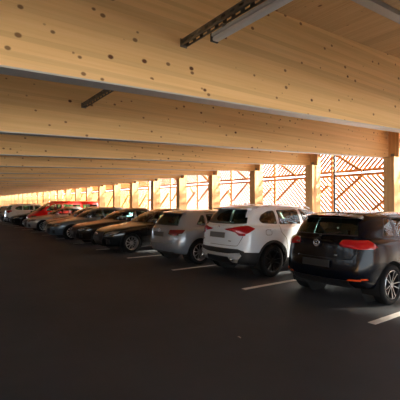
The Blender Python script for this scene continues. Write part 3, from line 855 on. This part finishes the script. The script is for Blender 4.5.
# columns
cars_behind = ['black hatchback', 'white SUV', 'grey hatchback']
col_lab = {0: 'timber column at the right edge beyond the black hatchback', 1: 'timber column between the white SUV and the black hatchback',
           2: 'timber column beyond the white SUV roof', 3: 'timber column beyond the grey hatchback and the white SUV', 4: 'timber column beyond the grey hatchback roof'}
def col(k):
    s = 4.95+S*k
    b = bmesh.new()
    box(b, (-.28, 0, 0), (0, .42, zb(D)-.0))
    # shoulder beside the beam up to the roof
    box(b, (-.28, .26, zb(D)), (0, .42, zb(D)+BH+.01))
    lab = col_lab.get(k, 'one of the timber columns receding along the bright far side' if k > 0 else 'unseen timber column outside the right edge')
    r = thing('timber_column', lab, 'column', (-s, D, 0), 0, 'timber columns along the open side')
    obj('shaft', b, 'post', r)
    b = bmesh.new(); box(b, (-.30, -.01, 0), (.02, .43, .10)); box(b, (-.19, .2, zb(D)-.25), (-.09, .202, zb(D)+.1)); f = obj('column_foot', b, 'galv', r)
    return r
for k in range(-6, 27): col(k)  # columns past the hall end are unseen, added with the sun-blocking screens
# facade screens: upper slats lean one way, lower slats the other
YS = 10.95
def screen(k):
    s0 = 4.95+S*k; a, b_ = -s0-S, -s0       # x range
    r = thing('slatted_screen', {0: 'slatted timber screen behind the black hatchback, at the right', 1: 'slatted timber screen behind the white SUV windows',
        2: 'slatted timber screen behind the white SUV roof', 3: 'slatted timber screen behind the grey hatchback'}.get(k, 'slatted timber screen in a bay further down the open side' if k > 0 else 'unseen slatted timber screen outside the right edge, holding back sun'),
        'screen', (a, YS, 0), 0, 'slatted screens of the open side')
    W = S-.07; zt = 3.95; zr = 2.60
    w, pitch, hh = .068, .158, .03
    def slats(z0, z1, d, nm):
        b = bmesh.new(); Hh = z1-z0; run = Hh*.95
        x = -run
        while x < W+run:
            p = Vector((x, z0)); q = Vector((x+d*run, z1))
            # clip to 0..W
            t0, t1 = 0.0, 1.0; dx = q.x-p.x
            ta, tb = (0-p.x)/dx, (W-p.x)/dx
            if ta > tb: ta, tb = tb, ta
            t0, t1 = max(0, ta), min(1, tb)
            if t1-t0 > .02:
                e_ = .03/abs(dx)*1.2; P = p.lerp(q, t0+e_); Q = p.lerp(q, t1-e_)
                bar(b, (P.x, .04, P.y), (Q.x, .04, Q.y), hh, w, up=(0, 0, 1))
            x += pitch
        o = obj(nm, b, 'slat', r); return o
    slats(zr+.06, zt, 1, 'upper_slats'); slats(.12, zr-.06, -1, 'lower_slats')
    b = bmesh.new()
    for z in (zr-.065, zr+.065, .12, zt-.05):
        b = bmesh.new(); box(b, (0.0, -.05, z-.042), (W, .0, z+.042)); obj('rail', b, 'slat', r)
    b = bmesh.new()
    box(b, (-.065, -.09, .0), (-.002, .0, zt)); obj('frame_post', b, 'slat', r)
    for p, q in (((.1, -.1, zr+.65), (1.05, -.1, zr+.02)), ((1.05, -.1, zr-.1), (.1, -.1, zr-.85)), ((1.25, -.1, zr-1.25), (2.40, -.1, zr-.36))):
        b = bmesh.new(); bar(b, p, q, .05, .075); obj('diagonal_brace', b, 'slat', r)
    return r
for k in range(-6, 26): screen(k)  # screens past the hall end are unseen, added to block stray sun
# crossed tie rods in some bays
for i, (k, lab) in enumerate([(2, 'crossed steel tie rods above the white SUV roof'), (3, 'crossed steel tie rods above the grey hatchback roof'), (6, 'crossed steel tie rods in a distant bay')]):
    a = -(4.95+S*k)-S; r = thing('tie_rods', lab, 'bracing', (a, D+.35, 0), 0, 'crossed tie rods between columns')
    for p, q in (((.01, 0, .02), (S-.29, 0, zb(D)-.02)), ((.01, .04, zb(D)-.02), (S-.29, .04, .02))):
        b = bmesh.new(); tube(b, p, q, .013, 8); obj('rod', b, 'rod', r)
r = thing('downpipe', 'dark blue-grey downpipe in front of the slatted screen at the right', 'pipe', (-7.12, D+.60, 0))
b = bmesh.new(); tube(b, (0, 0, 0), (0, 0, 3.85), .035, 14); obj('pipe', b, 'pipe', r, True)
for z in (.6, 1.6, 2.6):
    b = bmesh.new(); tube(b, (0, 0, z), (0, 0, z+.04), .043, 14); box(b, (-.012, .03, z+.005), (.012, .42, z+.035)); obj('pipe_clip', b, 'galv', r)
# rear side of the hall: unseen boarded wall added to dim reflections, open above for light
b = bmesh.new()
x = X0
while x < X1_: box(b, (x+.003, YB-.12, 0), (min(x+.2, X1_)-.003, YB-.08, 2.75)); x += .2
box(b, (X0, YB-.16, 0), (X1_, YB-.12, 2.75))
obj('wall_rear_blocker', b, 'post', kind='structure')

# perforated channel rails with the lamp
YR, ZR = 1.80, 2.985
def rail(s0, s1, lab):
    r = thing('mounting_rail', lab, 'rail', (-s1, YR, ZR), 0, 'perforated lamp rails')
    b = bmesh.new(); Lr = s1-s0; hw, t = .032, .003
    box(b, (0, -hw, .045), (Lr, hw, .048))
    for sy in (-1, 1):
        y0, y1 = (sy*hw, sy*(hw-t)) if sy < 0 else (sy*(hw-t), sy*hw)
        box(b, (0, y0, 0), (Lr, y1, .014)); box(b, (0, y0, .032), (Lr, y1, .045))
        x = 0
        while x < Lr: box(b, (x, y0, .014), (min(x+.045, Lr), y1, .032)); x += .10
        box(b, (0, min(sy*hw, sy*(hw-.012)), -.003), (Lr, max(sy*hw, sy*(hw-.012)), 0))
    obj('channel', b, 'galv', r)
    b = bmesh.new(); box(b, (0, -.035, -.012), (.006, .035, .06)); obj('end_bracket', b, 'galv', r)
    b = bmesh.new(); box(b, (Lr-.006, -.035, -.012), (Lr, .035, .06)); obj('end_bracket', b, 'galv', r)
    return r
rail(SB-S+bw, SB, 'dark perforated rail at the top centre, ending on the nearest beam')
rail(SB+bw, SB+S, 'short visible end of a dark perforated rail on the second beam')
rail(SB+S+bw, SB+2*S, 'dark perforated rail hidden above the second beam')
t = thing('strip_lamp', 'grey strip lamp hanging under the perforated rail at the top centre', 'lamp', (-2.36, YR+.055, ZR-.072))
b = bmesh.new(); box(b, (0, -.035, .028), (1.5, .035, .058), .006); obj('housing', b, 'lampbody', t)
b = bmesh.new(); box(b, (.01, -.03, -.004), (1.49, .03, .028), .012); obj('diffuser', b, 'diffuser', t)
b = bmesh.new(); box(b, (-.008, -.036, -.006), (.012, .036, .059), .004); obj('end_cap', b, 'black', t)
for x in (.15, 1.3):
    b = bmesh.new(); box(b, (x, -.06, .052), (x+.03, .02, .066)); obj('hanger', b, 'galv', t)
# conduit on the ceiling top right
b = bmesh.new()
xs = -2.04
for dx, w_, h_ in ((-.045, .012, .05), (.045, .012, .05)):
    slab(b, xs+dx-w_/2, xs+dx+w_/2, YB+.1, 9.7, BH-.055, BH-.002)
slab(b, xs-.045, xs+.045, YB+.1, 9.7, BH-.055, BH-.045)
o = obj('cable_tray', b, 'tray'); tag(o, 'narrow blue-grey cable tray on the ceiling, top right corner', 'cable tray')
# dry leaf scraps on the asphalt
for (px, py, rz, lab) in ((0, 0, .4, 'small pale scrap lying on the asphalt below the white SUV'),):
    b = bmesh.new(); pts = [(-.035, 0, .004), (-.01, .012, .012), (.03, .006, .008), (.04, -.01, .003), (0, -.014, .01)]
    b.faces.new([b.verts.new(p) for p in pts]); bmesh.ops.solidify(b, geom=b.faces[:], thickness=.002)
    Zc = 378*H/(337-204); u = (239-200)/378
    Xw = Zc*(.588*u-.809); Yw = Zc*(.588+.809*u)
    o = obj('litter_scrap', b, 'leaf', loc=(Xw, Yw, 0)); tag(o, lab, 'litter')

# =================================================================== light
w = bpy.data.worlds.new('world'); bpy.context.scene.world = w; w.use_nodes = True
nt = w.node_tree; bg = nt.nodes['Background']
bg.inputs['Color'].default_value = (.80, .91, 1.0, 1); bg.inputs['Strength'].default_value = 5.5
sd = bpy.data.lights.new('sun', 'SUN'); sd.energy = 65; sd.angle = math.radians(5); sd.color = (1, .89, .72)
so = bpy.data.objects.new('sun', sd); C.objects.link(so)
dirv = Vector((-.60, -.72, -.50))   # travel direction of the light
so.rotation_euler = dirv.to_track_quat('-Z', 'Y').to_euler()

cam = bpy.data.cameras.new('camera'); co = bpy.data.objects.new('camera', cam); C.objects.link(co)
cam.sensor_width = 36; cam.lens = 36*378/400; cam.clip_end = 400
co.location = (0, 0, H)
v = Vector((-.809, .588, 0)).normalized(); v.z = 4/378
co.rotation_euler = v.to_track_quat('-Z', 'Y').to_euler()
sc = bpy.context.scene; sc.camera = co
sc.view_settings.view_transform = 'Standard'; sc.view_settings.look = 'None'; sc.view_settings.exposure = 0.1; sc.view_settings.gamma = 1
